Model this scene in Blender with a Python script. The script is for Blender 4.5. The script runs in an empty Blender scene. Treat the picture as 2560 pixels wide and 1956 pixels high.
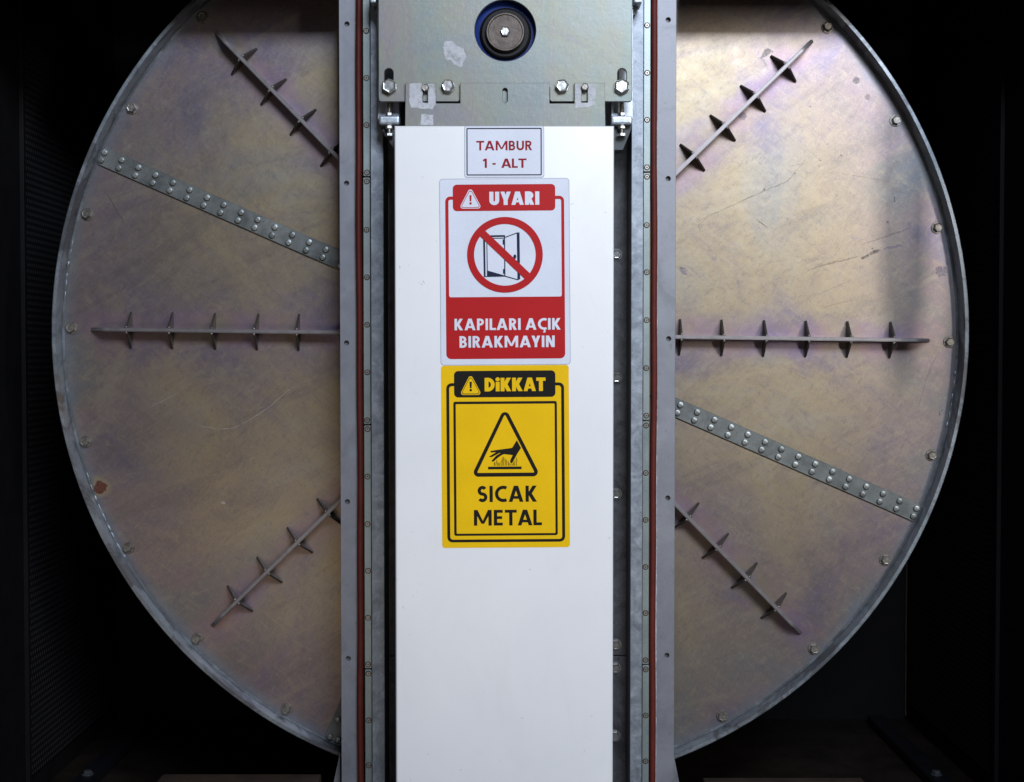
import bpy, bmesh, math, random
from mathutils import Vector, Matrix

rnd = random.Random(7)
R = math.radians
sc = bpy.context.scene
COL = sc.collection

# ---------------------------------------------------------------- camera
D, FPX, PITCH = 2.3, 3214.0, R(1.5)
cam = bpy.data.cameras.new("camera"); cam.lens = FPX / 2560 * 36; cam.sensor_width = 36
cam.clip_start = .05; cam.clip_end = 60
camo = bpy.data.objects.new("camera", cam); COL.objects.link(camo)
camo.location = (0, -D, 0); camo.rotation_euler = (R(90) - PITCH, 0, 0)
sc.camera = camo

# ---------------------------------------------------------------- world, lamps, exposure
w = bpy.data.worlds.new("World"); sc.world = w; w.use_nodes = True
w.node_tree.nodes["Background"].inputs[0].default_value = (.62, .72, 1, 1)
w.node_tree.nodes["Background"].inputs[1].default_value = .035


def area(name, loc, target, sx, sy, power, col):
    l = bpy.data.lights.new(name, 'AREA'); l.shape = 'RECTANGLE'; l.size = sx; l.size_y = sy
    l.energy = power; l.color = col
    o = bpy.data.objects.new(name, l); COL.objects.link(o); o.location = loc
    o.rotation_euler = (Vector(target) - Vector(loc)).to_track_quat('-Z', 'Y').to_euler()
    return o


area("key_lamp", (1.85, -2.8, .72), (.5, 0, -.1), .24, 1.25, 25, (1, .95, .885))
area("hall_lamp", (.95, -3.4, 2.05), (0, 0, -.1), 1.5, 1.0, 150, (.77, .86, 1))
area("floor_bounce_fill", (-.75, -3.3, -1.25), (-.1, 0, -.35), 1.8, .8, 8.5, (1, .82, .62))  # added warm fill in place of light bounced off the floor
sc.cycles.max_bounces = 5; sc.cycles.diffuse_bounces = 3; sc.cycles.glossy_bounces = 3
sc.view_settings.view_transform = 'Standard'; sc.view_settings.look = 'None'
sc.view_settings.gamma = 1; sc.view_settings.exposure = 0

# ---------------------------------------------------------------- helpers
ct, st_ = math.cos(PITCH), math.sin(PITCH)


def W(px, py, Y):
    """photo pixel (2560 wide) on the vertical plane at depth Y -> (x, z)"""
    u, v = (px - 1280) / FPX, (978 - py) / FPX
    dy, dz = ct + v * st_, -st_ + v * ct
    t = (Y + D) / dy
    return (u * t, dz * t)


def X(px, Y, py=840): return W(px, py, Y)[0]
def Z(py, Y, px=1280): return W(px, py, Y)[1]
def S(npx, Y): return npx / FPX * (D + Y)


def link(o, parent=None):
    COL.objects.link(o)
    if parent is not None:
        o.parent = parent
    return o


def root(name, label, cat, loc=(0, 0, 0), group=None):
    o = bpy.data.objects.new(name, None); COL.objects.link(o); o.location = loc
    o.empty_display_size = .05
    o["label"] = label; o["category"] = cat
    if group: o["group"] = group
    return o


def bm_mesh(bm, name, smooth=None):
    bmesh.ops.recalc_face_normals(bm, faces=bm.faces[:])
    me = bpy.data.meshes.new(name); bm.to_mesh(me); bm.free()
    if smooth:
        for p in me.polygons: p.use_smooth = True
        try: me.set_sharp_from_angle(angle=R(smooth))
        except Exception: pass
    return me


def part(name, me, mat, parent=None, loc=None, rot=None, keep=True):
    """keep: geometry is in world coordinates, parent offset is cancelled"""
    o = bpy.data.objects.new(name, me)
    if mat and (not me.materials): me.materials.append(mat)
    link(o, parent)
    if parent is not None and keep:
        m = Matrix.Identity(4); p = parent
        while p is not None:
            m = Matrix.Translation(p.location) @ p.rotation_euler.to_matrix().to_4x4() @ m if True else m
            p = p.parent if False else None
        o.matrix_parent_inverse = m.inverted()
    if loc: o.location = loc
    if rot: o.rotation_euler = rot
    return o


def box(bm, x0, x1, y0, y1, z0, z1, bev=0, seg=2):
    vs = [bm.verts.new(p) for p in ((x0, y0, z0), (x1, y0, z0), (x1, y1, z0), (x0, y1, z0), (x0, y0, z1), (x1, y0, z1), (x1, y1, z1), (x0, y1, z1))]
    fs = [bm.faces.new([vs[i] for i in q]) for q in ((0, 3, 2, 1), (4, 5, 6, 7), (0, 1, 5, 4), (1, 2, 6, 5), (2, 3, 7, 6), (3, 0, 4, 7))]
    if bev:
        es = list({e for f in fs for e in f.edges})
        bmesh.ops.bevel(bm, geom=es, offset=bev, segments=seg, affect='EDGES', profile=.6)


def boxm(name, *a, bev=.0008, seg=2):
    bm = bmesh.new(); box(bm, *a, bev=bev, seg=seg); return bm_mesh(bm, name)


def inset(poly, d):
    """offset a CCW polygon inwards by d"""
    n = len(poly); out = []
    for i in range(n):
        p0, p1, p2 = Vector(poly[i - 1]), Vector(poly[i]), Vector(poly[(i + 1) % n])
        a, b = (p1 - p0), (p2 - p1)
        if a.length < 1e-9 or b.length < 1e-9: out.append(tuple(p1)); continue
        a.normalize(); b.normalize()
        na, nb = Vector((-a.y, a.x)), Vector((-b.y, b.x))
        m = na + nb
        if m.length < 1e-6: out.append(tuple(p1 + na * d)); continue
        m.normalize(); k = d / max(.35, m.dot(na))
        out.append(tuple(p1 + m * k))
    return out


def ccw(poly):
    a = sum(poly[i - 1][0] * poly[i][1] - poly[i][0] * poly[i - 1][1] for i in range(len(poly)))
    return poly if a > 0 else poly[::-1]


def plate(name, outline, yf, yb, holes=(), ch=.0008, smooth=None):
    """a sheet in the xz plane with real holes and a small chamfer; yf = front (towards the camera)"""
    bm = bmesh.new()
    loops = [(ccw(list(outline)), 1)] + [(ccw(list(h)), -1) for h in holes]
    fe, be = [], []
    for poly, sgn in loops:
        inn = inset(poly, ch * sgn) if ch else poly
        a = [bm.verts.new((x, yf, z)) for x, z in inn]
        b = [bm.verts.new((x, yf + ch, z)) for x, z in poly] if ch else a
        c = [bm.verts.new((x, yb, z)) for x, z in poly]
        n = len(poly)
        for i in range(n):
            j = (i + 1) % n
            fe.append(bm.edges.new((a[i], a[j]))); be.append(bm.edges.new((c[i], c[j])))
            if ch: bm.faces.new((a[i], a[j], b[j], b[i]))
            bm.faces.new((b[i], b[j], c[j], c[i]))
    bmesh.ops.triangle_fill(bm, use_beauty=True, use_dissolve=False, edges=fe, normal=(0, -1, 0))
    bmesh.ops.triangle_fill(bm, use_beauty=True, use_dissolve=False, edges=be, normal=(0, 1, 0))
    return bm_mesh(bm, name, smooth)


def rrect(x0, x1, z0, z1, r, n=5):
    pts = []
    for cx, cz, a0 in ((x1 - r, z1 - r, 0), (x0 + r, z1 - r, 90), (x0 + r, z0 + r, 180), (x1 - r, z0 + r, 270)):
        for i in range(n + 1):
            a = R(a0 + 90 * i / n); pts.append((cx + r * math.cos(a), cz + r * math.sin(a)))
    return pts


def circle(cx, cz, r, n=24, a0=0):
    return [(cx + r * math.cos(a0 + 2 * math.pi * i / n), cz + r * math.sin(a0 + 2 * math.pi * i / n)) for i in range(n)]


def lathe(bm, prof, n=24, cx=0, cz=0, close=False):
    """profile of (radius, y) revolved about the y axis"""
    rings = []
    for r, y in prof:
        if r < 1e-6: rings.append([bm.verts.new((cx, y, cz))]); continue
        rings.append([bm.verts.new((cx + r * math.cos(2 * math.pi * i / n), y, cz + r * math.sin(2 * math.pi * i / n))) for i in range(n)])
    pairs = list(zip(rings, rings[1:]))
    if close: pairs.append((rings[-1], rings[0]))
    for a, b in pairs:
        for i in range(n):
            j = (i + 1) % n
            if len(a) == 1 and len(b) == 1: continue
            if len(a) == 1: bm.faces.new((a[0], b[j], b[i]))
            elif len(b) == 1: bm.faces.new((a[i], a[j], b[0]))
            else: bm.faces.new((a[i], a[j], b[j], b[i]))


def hexbolt_mesh(name, rad, h, wash_r=0, wash_t=.0015, dish=True):
    """head pointing to -y, seat at y=0"""
    bm = bmesh.new(); y0 = 0
    if wash_r:
        lathe(bm, [(wash_r * .3, 0), (wash_r, 0), (wash_r, -wash_t * .7), (wash_r - .0006, -wash_t), (wash_r * .3, -wash_t)], 20); y0 = -wash_t
    n = 6
    def ring(r, y, k=6, ph=0): return [bm.verts.new((r * math.cos(2 * math.pi * i / k + ph), y, r * math.sin(2 * math.pi * i / k + ph))) for i in range(k)]
    a = ring(rad, y0); b = ring(rad, y0 - h * .80); c = ring(rad * .86, y0 - h)
    for p, q in ((a, b), (b, c)):
        for i in range(n): bm.faces.new((p[i], p[(i + 1) % n], q[(i + 1) % n], q[i]))
    d = ring(rad * .70, y0 - h * 1.0 + (h * .05 if dish else 0))
    for i in range(n): bm.faces.new((c[i], c[(i + 1) % n], d[(i + 1) % n], d[i]))
    bm.faces.new(d)
    return bm_mesh(bm, name)


# ---------------------------------------------------------------- materials
class NT:
    def __init__(s, name):
        s.m = bpy.data.materials.new(name); s.m.use_nodes = True
        s.t = s.m.node_tree; s.b = s.t.nodes["Principled BSDF"]
    def n(s, typ, **kw):
        nd = s.t.nodes.new(typ)
        for k, v in kw.items():
            if k.startswith("i_"): nd.inputs[k[2:].replace("_", " ")].default_value = v
            else: setattr(nd, k, v)
        return nd
    def l(s, a, b): s.t.links.new(a, b)
    def math(s, op, a, b=None, c=None, clamp=False):
        nd = s.t.nodes.new("ShaderNodeMath"); nd.operation = op; nd.use_clamp = clamp
        for i, v in enumerate((a, b, c)):
            if v is None: continue
            if isinstance(v, (int, float)): nd.inputs[i].default_value = v
            else: s.l(v, nd.inputs[i])
        return nd.outputs[0]
    def coord(s, scale=(1, 1, 1), rot=(0, 0, 0), loc=(0, 0, 0), kind="Object"):
        tc = s.t.nodes.new("ShaderNodeTexCoord"); mp = s.t.nodes.new("ShaderNodeMapping")
        mp.inputs["Scale"].default_value = scale; mp.inputs["Rotation"].default_value = rot; mp.inputs["Location"].default_value = loc
        src = tc.outputs[kind]
        if any(rot):                               # turn first, then stretch, so that streaks run along the turned axis
            m0 = s.t.nodes.new("ShaderNodeMapping"); m0.inputs["Rotation"].default_value = rot; mp.inputs["Rotation"].default_value = (0, 0, 0)
            s.l(src, m0.inputs[0]); src = m0.outputs[0]
        s.l(src, mp.inputs[0]); return mp.outputs[0]
    def noise(s, vec, scale, detail=4, rough=.5, dist=0, w=None):
        nd = s.t.nodes.new("ShaderNodeTexNoise")
        if w is not None:
            ad = s.t.nodes.new("ShaderNodeVectorMath"); ad.operation = 'ADD'; s.l(vec, ad.inputs[0]); s.l(w, ad.inputs[1]); vec = ad.outputs[0]
        nd.inputs["Scale"].default_value = scale; nd.inputs["Detail"].default_value = detail
        nd.inputs["Roughness"].default_value = rough; nd.inputs["Distortion"].default_value = dist
        s.l(vec, nd.inputs["Vector"]); return nd.outputs[0]
    def ramp(s, fac, stops, interp='LINEAR'):
        nd = s.t.nodes.new("ShaderNodeValToRGB"); cr = nd.color_ramp; cr.interpolation = interp
        while len(cr.elements) < len(stops): cr.elements.new(.5)
        for e, (p, c) in zip(cr.elements, stops):
            e.position = p; e.color = (*c, 1) if len(c) == 3 else c
        s.l(fac, nd.inputs[0]); return nd.outputs[0]
    def step(s, fac, a, b):
        nd = s.t.nodes.new("ShaderNodeMapRange"); nd.interpolation_type = 'SMOOTHSTEP'
        nd.inputs[1].default_value = a; nd.inputs[2].default_value = b; s.l(fac, nd.inputs[0]); return nd.outputs[0]
    def mix(s, fac, a, b, mode='MIX'):
        nd = s.t.nodes.new("ShaderNodeMix"); nd.data_type = 'RGBA'; nd.blend_type = mode
        for i, v in ((0, fac), (6, a), (7, b)):
            if isinstance(v, (int, float)): nd.inputs[i].default_value = v
            elif isinstance(v, tuple): nd.inputs[i].default_value = (*v, 1)
            else: s.l(v, nd.inputs[i])
        return nd.outputs[2]
    def out(s, col=None, rough=None, metal=None, spec=None, bump=None, bstr=.1, bdist=.001):
        for k, v in (("Base Color", col), ("Roughness", rough), ("Metallic", metal), ("Specular IOR Level", spec)):
            if v is None: continue
            if isinstance(v, tuple): s.b.inputs[k].default_value = (*v, 1)
            elif isinstance(v, (int, float)): s.b.inputs[k].default_value = v
            else: s.l(v, s.b.inputs[k])
        if bump is not None:
            nd = s.t.nodes.new("ShaderNodeBump"); nd.inputs["Strength"].default_value = bstr; nd.inputs["Distance"].default_value = bdist
            s.l(bump, nd.inputs["Height"]); s.l(nd.outputs[0], s.b.inputs["Normal"])
        return s.m


def mat_disc():
    s = NT("chromated_steel")
    info = s.t.nodes.new("ShaderNodeObjectInfo")
    wv = s.math('MULTIPLY', info.outputs["Random"], 37.0)
    v = s.coord()
    sep = s.t.nodes.new("ShaderNodeSeparateXYZ"); s.l(v, sep.inputs[0])
    x, z = sep.outputs[0], sep.outputs[2]
    # distance to the nearest welded radial bar (the angle is folded at every 45 degrees)
    ang = s.math('ARCTAN2', z, x)
    fold = s.math('PINGPONG', s.math('ADD', ang, 10 * math.pi), R(22.5))
    rad = s.math('SQRT', s.math('ADD', s.math('MULTIPLY', x, x), s.math('MULTIPLY', z, z)))
    dist = s.math('MULTIPLY', s.math('SINE', fold), rad)
    n1 = s.noise(v, 3.4, 5, .64, .9, wv)
    n2 = s.noise(s.coord((1, 1, 1), loc=(3, 1, 7)), 2.3, 5, .62, 1.2, wv)
    nt = s.noise(v, 14, 4, .6, .4, wv)
    gold = s.ramp(n2, [(.32, (.220, .185, .180)), (.42, (.275, .222, .172)), (.50, (.322, .260, .172)), (.57, (.300, .256, .194)), (.66, (.250, .238, .215)), (.75, (.240, .205, .220))])
    viol = s.ramp(n1, [(.30, (.160, .143, .200)), (.42, (.198, .165, .210)), (.50, (.245, .192, .200)), (.60, (.205, .187, .188)), (.70, (.162, .178, .198))])
    fa = s.step(s.math('ADD', dist, s.math('MULTIPLY', s.math('SUBTRACT', n1, .5), .32)), -.010, .085)
    fb = s.step(s.math('ADD', rad, s.math('MULTIPLY', s.math('SUBTRACT', n2, .5), .42)), .80, .55)
    base = s.mix(s.math('MULTIPLY', fa, fb), viol, gold)
    # wiping and drip streaks in the passivation, at three sizes
    ns = s.noise(s.coord((1.1, 1, 5), rot=(0, R(28), 0)), 3.2, 4, .68, .8, wv)
    base = s.mix(s.math('MULTIPLY', s.step(ns, .53, .66), .38), base, (.345, .305, .235))
    base = s.mix(s.math('MULTIPLY', s.step(ns, .47, .33), .38), base, (.165, .140, .135))
    nf = s.noise(s.coord((1, 1, 4), rot=(0, R(-38), 0)), 22, 4, .72, 1.2, wv)
    base = s.mix(s.math('MULTIPLY', s.step(nf, .52, .68), .36), base, (.335, .285, .205))
    base = s.mix(s.math('MULTIPLY', s.step(nf, .47, .32), .32), base, (.170, .150, .180))
    nm = s.noise(s.coord((1, 1, 2.2), rot=(0, R(55), 0)), 75, 3, .72, .8, wv)
    base = s.mix(s.math('MULTIPLY', s.step(nm, .53, .68), .34), base, (.350, .305, .230))
    base = s.mix(s.math('MULTIPLY', s.step(nm, .46, .32), .34), base, (.150, .130, .130))
    # heat tint beside the welded bars
    dd = s.math('ADD', dist, s.math('MULTIPLY', s.math('SUBTRACT', nt, .5), .06))
    tint = s.math('MULTIPLY', s.step(dd, .044, .012), s.step(rad, .785, .740))
    tintc = s.ramp(s.noise(v, 8, 3, .5, 0, wv), [(.35, (.205, .155, .270)), (.5, (.285, .190, .205)), (.62, (.275, .230, .150)), (.7, (.185, .195, .290))])
    base = s.mix(s.math('MULTIPLY', tint, .55), base, tintc)
    # bluish tint at the welded edge
    ed = s.math('ADD', rad, s.math('MULTIPLY', s.math('SUBTRACT', nt, .5), .05))
    base = s.mix(s.math('MULTIPLY', s.step(ed, .772, .806), .6), base, (.145, .180, .225))
    # grey worn speckle
    sp = s.noise(v, 46, 5, .75, .3, wv)
    base = s.mix(s.math('MULTIPLY', s.step(sp, .60, .72), .30), base, (.175, .18, .20))
    base = s.mix(s.math('MULTIPLY', s.step(sp, .40, .30), .30), base, (.33, .285, .21))
    # spots
    vo = s.t.nodes.new("ShaderNodeTexVoronoi"); vo.inputs["Scale"].default_value = 13; s.l(v, vo.inputs["Vector"])
    sel = s.math('GREATER_THAN', s.noise(v, 7, 2, .5, 0, wv), .60)
    spot = s.math('MULTIPLY', s.step(vo.outputs["Distance"], .055, .03), sel)
    base = s.mix(s.math('MULTIPLY', spot, .55), base, (.20, .18, .19))
    # scratches: thin iso-lines of stretched noise, broken up
    def scr(scale, rot, stretch, wid, thr, seed):
        c = s.coord((stretch, 1, 1), rot=(0, R(rot), 0), loc=(seed, 0, seed * 2))
        nn = s.noise(c, scale, 2, .5, .5, wv)
        ln = s.step(s.math('ABSOLUTE', s.math('SUBTRACT', nn, .5)), wid, wid * .3)
        br = s.step(s.noise(s.coord(loc=(seed * 3, 0, 0)), 5, 2, .5, 0, wv), thr, thr + .06)
        return s.math('MULTIPLY', ln, br)
    s1 = scr(3.2, 20, .35, .004, .58, 1.3)
    base = s.mix(s.math('MULTIPLY', s1, .25), base, (.15, .115, .11))
    fine = s.noise(v, 420, 2, .6)
    base = s.mix(s.math('MULTIPLY', s.math('SUBTRACT', fine, .5), .40), base, (.5, .47, .42), 'ADD')
    # rust spot by the rim
    rx = s.math('SUBTRACT', x, -.732); rz = s.math('SUBTRACT', z, -.283)
    rr = s.math('ADD', s.math('SQRT', s.math('ADD', s.math('MULTIPLY', rx, rx), s.math('MULTIPLY', rz, rz))), s.math('MULTIPLY', s.math('SUBTRACT', s.noise(v, 85, 5, .7), .5), .024))
    rust = s.step(rr, .0130, .0105)
    base = s.mix(s.math('MULTIPLY', s.step(rr, .024, .013), .45), base, (.40, .33, .16))
    base = s.mix(rust, base, s.ramp(s.noise(v, 260, 4, .7), [(.35, (.035, .010, .006)), (.65, (.13, .035, .015))]))
    rgh = s.math('ADD', s.math('MULTIPLY', n1, .16), s.math('MULTIPLY', sp, .14)); rgh = s.math('ADD', rgh, .27)
    rgh = s.math('ADD', rgh, s.math('MULTIPLY', rust, .4))
    met = s.math('SUBTRACT', .78, s.math('MULTIPLY', rust, .78))
    return s.out(base, rgh, met, None, s.noise(v, 30, 2, .6), .10, .003)


def mat_galv(name, a, b, c, scale=40, metal=.65, rough=.45, stretch=(1, 1, 1), dirt=.4, brushed=0):
    s = NT(name)
    v = s.coord(stretch, kind="Object")
    info = s.t.nodes.new("ShaderNodeObjectInfo"); wv = s.math('MULTIPLY', info.outputs["Random"], 21.0)
    n1 = s.noise(v, scale, 8, .68, .5, wv)
    base = s.ramp(n1, [(.30, a), (.50, b), (.68, c)])
    n2 = s.noise(s.coord(loc=(2, 5, 1)), 9, 6, .7, .6, wv)
    base = s.mix(s.math('MULTIPLY', s.step(n2, .54, .66), dirt), base, tuple(k * .42 for k in a))
    n3 = s.noise(s.coord(loc=(7, 1, 3)), 60, 3, .6, 0, wv)
    base = s.mix(s.math('MULTIPLY', s.step(n3, .66, .72), dirt), base, tuple(k * .35 for k in a))
    fine = s.noise(s.coord((1, 1, .06 if brushed else 1)), 700, 2, .6)
    base = s.mix(s.math('MULTIPLY', s.math('SUBTRACT', fine, .5), .35 + brushed), base, (.7, .72, .76), 'ADD')
    r = s.math('ADD', s.math('MULTIPLY', n1, .25), rough - .12)
    return s.out(base, r, metal, None, s.math('ADD', n1, s.math('MULTIPLY', fine, .3)), .10, .003)


def mat_plate():
    s = NT("zinc_plate")
    v = s.coord()
    n1 = s.noise(v, 5, 6, .6, 1)
    base = s.ramp(n1, [(.3, (0.148, 0.174, 0.181)), (.45, (0.181, 0.196, 0.185)), (.55, (0.200, 0.204, 0.167)), (.68, (0.185, 0.174, 0.196))])
    ns = s.noise(s.coord((13, 1, 1)), 2.2, 5, .6, .6)
    base = s.mix(s.math('MULTIPLY', s.step(ns, .52, .68), .5), base, (0.200, 0.167, 0.181))
    base = s.mix(s.math('MULTIPLY', s.step(ns, .47, .33), .45), base, (0.159, 0.204, 0.185))
    sp = s.noise(v, 70, 6, .75, .3)
    base = s.mix(s.math('MULTIPLY', s.step(sp, .58, .72), .30), base, (0.111, 0.118, 0.126))
    vo = s.t.nodes.new("ShaderNodeTexVoronoi"); vo.inputs["Scale"].default_value = 22; s.l(v, vo.inputs["Vector"])
    sel = s.math('GREATER_THAN', s.noise(v, 9, 2, .5), .62)
    base = s.mix(s.math('MULTIPLY', s.math('MULTIPLY', s.step(vo.outputs["Distance"], .07, .02), sel), .5), base, (0.104, 0.096, 0.089))
    fine = s.noise(s.coord((1, 1, .15)), 600, 2, .6)
    base = s.mix(s.math('MULTIPLY', s.math('SUBTRACT', fine, .5), .22), base, (.6, .6, .6), 'ADD')
    return s.out(base, s.math('ADD', s.math('MULTIPLY', n1, .2), .33), .60, None, sp, .08, .003)


def mat_simple(name, col, rough, metal=0, var=.15, scale=30, bump=.05, spec=None, fine=.1, spread=.15):
    s = NT(name); v = s.coord()
    n = s.noise(v, scale, 6, .65, .3)
    lo = tuple(k * (1 - var) for k in col); hi = tuple(min(1, k * (1 + var)) for k in col)
    c = s.ramp(n, [(.3, lo), (.7, hi)])
    f = s.noise(v, 500, 2, .6)
    inf = s.t.nodes.new("ShaderNodeObjectInfo")
    hv = s.t.nodes.new("ShaderNodeHueSaturation"); s.l(c, hv.inputs["Color"])
    s.l(s.math('ADD', s.math('MULTIPLY', inf.outputs["Random"], spread), 1 - spread * .6), hv.inputs["Value"]); c = hv.outputs[0]
    if fine: c = s.mix(s.math('MULTIPLY', s.math('SUBTRACT', f, .5), fine), c, tuple(min(1, k * 2 + .02) for k in col), 'ADD')
    return s.out(c, s.math('ADD', s.math('MULTIPLY', n, .14), rough - .07), metal, spec, n, bump, .002)


def mat_rim():
    s = NT("rim_steel"); v = s.coord()
    sep = s.t.nodes.new("ShaderNodeSeparateXYZ"); s.l(v, sep.inputs[0])
    n1 = s.noise(v, 26, 7, .7, .6); n2 = s.noise(v, 7, 5, .7, .8)
    base = s.ramp(n1, [(.3, (.17, .19, .215)), (.5, (.245, .275, .305)), (.7, (.33, .365, .40))])
    base = s.mix(s.math('MULTIPLY', s.step(n2, .50, .58), .75), base, (.10, .10, .11))
    n3 = s.noise(v, 60, 4, .7, .4)
    base = s.mix(s.math('MULTIPLY', s.step(n3, .60, .68), .5), base, (.08, .08, .09))
    n4 = s.noise(s.coord(loc=(4, 4, 1)), 5, 3, .6)
    base = s.mix(s.math('MULTIPLY', s.step(n4, .64, .72), .35), base, (.30, .20, .12))
    return s.out(base, s.math('ADD', s.math('MULTIPLY', n1, .3), .30), .7, None, n1, .25, .004)


def mat_white():
    s = NT("white_powder_coat"); v = s.coord()
    n = s.noise(v, 4, 5, .65, .5); f = s.noise(v, 700, 2, .5); sm = s.noise(s.coord((1, 1, .35)), 9, 6, .7, 1.2)
    c = s.ramp(n, [(.35, (.77, .775, .79)), (.65, (.81, .815, .825))])
    c = s.mix(s.math('MULTIPLY', s.step(sm, .52, .72), .12), c, (.62, .61, .60))
    d = s.noise(v, 130, 3, .6); big = s.noise(v, 5, 2, .5)
    c = s.mix(s.math('MULTIPLY', s.math('MULTIPLY', s.step(d, .69, .73), s.step(big, .50, .58)), .55), c, (.33, .32, .31))
    wv = s.noise(v, 2.2, 2, .5)
    r = s.math('ADD', s.math('MULTIPLY', sm, .22), .24)
    return s.out(c, r, 0, .45, s.math('ADD', s.math('MULTIPLY', f, .02), s.math('MULTIPLY', wv, 1.0)), .35, .010)


def mat_mesh():
    """perforated sheet: rows of small holes too fine to build; holes are drawn in a lighter tone"""
    s = NT("perforated_sheet"); v = s.coord()
    sep = s.t.nodes.new("ShaderNodeSeparateXYZ"); s.l(v, sep.inputs[0])
    row = s.math('MULTIPLY', sep.outputs[2], 1 / .0125)
    off = s.math('MULTIPLY', s.math('MODULO', s.math('FLOOR', s.math('ADD', row, 500)), 2), .5)
    cx = s.math('SUBTRACT', s.math('FRACT', s.math('ADD', s.math('ADD', s.math('MULTIPLY', sep.outputs[1], 1 / .011), off), 500)), .5)
    cz = s.math('SUBTRACT', s.math('FRACT', s.math('ADD', row, 500)), .5)
    d = s.math('SQRT', s.math('ADD', s.math('MULTIPLY', cx, cx), s.math('MULTIPLY', cz, cz)))
    hole = s.step(d, .34, .26)
    c = s.mix(hole, (.003, .003, .004), (.022, .022, .024))
    return s.out(c, .7, 0, .2, s.math('SUBTRACT', 1, hole), .5, .003)


def mat_grease():
    s = NT("grease"); v = s.coord()
    n = s.noise(v, 90, 5, .7, .4)
    c = s.ramp(n, [(.3, (.52, .53, .57)), (.7, (.68, .69, .74))])
    m = s.out(c, .5, 0, .4, n, .3, .001)
    s.l(s.math('MULTIPLY', s.step(s.noise(v, 75, 5, .75), .28, .55), .62), s.b.inputs["Alpha"])
    return m


def mat_print(name, col, rough=.42):
    s = NT(name); n = s.noise(s.coord(), 800, 2, .5)
    big = s.noise(s.coord(), 12, 3, .5)
    c = s.ramp(s.math('ADD', s.math('MULTIPLY', n, .5), s.math('MULTIPLY', big, .5)), [(.35, tuple(k * .92 for k in col)), (.65, tuple(min(1, k * 1.06) for k in col))])
    return s.out(c, rough, 0, .18)


M = dict(
    disc=mat_disc(), plate=mat_plate(), rim=mat_rim(), white=mat_white(), mesh=mat_mesh(), grease=mat_grease(),
    flange=mat_galv("flange_zinc", (.195, .20, .225), (.225, .23, .258), (.255, .262, .29), 14, .45, .50, dirt=.25),
    lip=mat_galv("spangled_zinc", (.15, .17, .20), (.24, .27, .31), (.36, .39, .44), 55, .55, .48, dirt=.35),
    web=mat_galv("web_zinc", (.085, .085, .092), (.135, .135, .143), (.20, .20, .215), 45, .4, .55, dirt=.6),
    strip=mat_galv("strip_zinc", (.23, .275, .28), (.27, .315, .31), (.30, .345, .34), 10, .6, .42, dirt=.12),
    splice=mat_galv("splice_zinc", (.10, .112, .112), (.145, .157, .153), (.19, .20, .195), 30, .6, .46, dirt=.35),
    seam=mat_galv("dark_seam", (.025, .028, .032), (.06, .066, .072), (.15, .165, .18), 16, .1, .68, dirt=.6),
    bolt=mat_simple("bolt_zinc", (.42, .42, .41), .30, .85, .25, 120, .1),
    rivet=mat_simple("rivet_zinc", (.27, .29, .285), .36, .7, .4, 150, .2, spread=.6),
    rimbolt=mat_simple("dull_bolt", (.25, .232, .208), .40, .8, .5, 110, .2, spread=.5),
    screw=mat_simple("screw_steel", (.38, .35, .31), .38, .8, .3, 200, .1),
    socket=mat_simple("dark_recess", (.03, .028, .026), .6, .2),
    bar=mat_simple("bar_zinc", (.25, .230, .236), .44, .55, .2, 40, .15),
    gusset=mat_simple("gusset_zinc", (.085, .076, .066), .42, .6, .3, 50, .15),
    block=mat_galv("block_zinc", (.30, .335, .37), (.40, .44, .49), (.48, .52, .57), 60, .7, .40, dirt=.2, brushed=.3),
    dark=mat_simple("dark_steel", (.05, .055, .06), .5, .4, .3, 40, .1),
    gasket=mat_simple("red_silicone", (.095, .016, .011), .58, 0, .2, 25, .05, .25),
    seal=mat_simple("white_sealant", (.62, .62, .64), .6, 0, .2, 200, .3),
    blue=mat_simple("blue_enamel", (.003, .022, .165), .5, 0, .1, 40, .05, .45),
    rubber=mat_simple("black_rubber", (.006, .006, .007), .5, 0, .3, 60, .1, .2),
    cap=mat_simple("oxidised_steel", (.085, .068, .058), .42, .7, .5, 45, .2),
    black=mat_simple("black_wall", (.003, .003, .0035), .65, 0, .3, 20, .05, .2),
    floor=mat_simple("floor_dark", (.011, .008, .006), .45, 0, .5, 9, .2, .3),
    timber=mat_simple("brown_beam", (.024, .015, .010), .6, 0, .5, 14, .3),
    rail=mat_simple("blue_rail", (.002, .0025, .005), .5, .1, .4, 30, .1),
    glint=mat_simple("corner_glint", (.11, .07, .04), .5, .3, .3, 30, .1),
)

# ================================================================= the housing (setting)
def structure(name, me, mat):
    o = part(name, me, mat); o["kind"] = "structure"; return o


FZ = -.872
structure("floor", boxm("floor", -1.4, 1.4, -1.4, .80, FZ - .05, FZ, bev=0), M['floor'])
structure("wall_back", boxm("wall_back", -1.0, 1.0, .78, .80, FZ, 1.0, bev=0), M['black'])
for nm, sgn in (("wall_left", -1), ("wall_right", 1)):
    a, b = sorted((sgn * .95, sgn * .97))
    wl = structure(nm, boxm(nm, a, b, -.42, .779, FZ, 1.0, bev=0), M['black'])
    a, b = sorted((sgn * .944, sgn * .9495))
    part("perforated_panel", boxm("perforated_panel", a, b, .20, .74, FZ + .05, .62, bev=0), M['mesh'], wl)
    a, b = sorted((sgn * .941, sgn * .9495))
    part("edge_trim", boxm("edge_trim", a, b, .188, .199, FZ + .01, .9), M['black'], wl)
    if sgn > 0:
        part("corner_glint", boxm("corner_glint", .9455, .9495, .772, .7785, FZ + .01, .3), M['glint'], wl)  # brown strip standing in for light caught along the back corner
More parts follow.
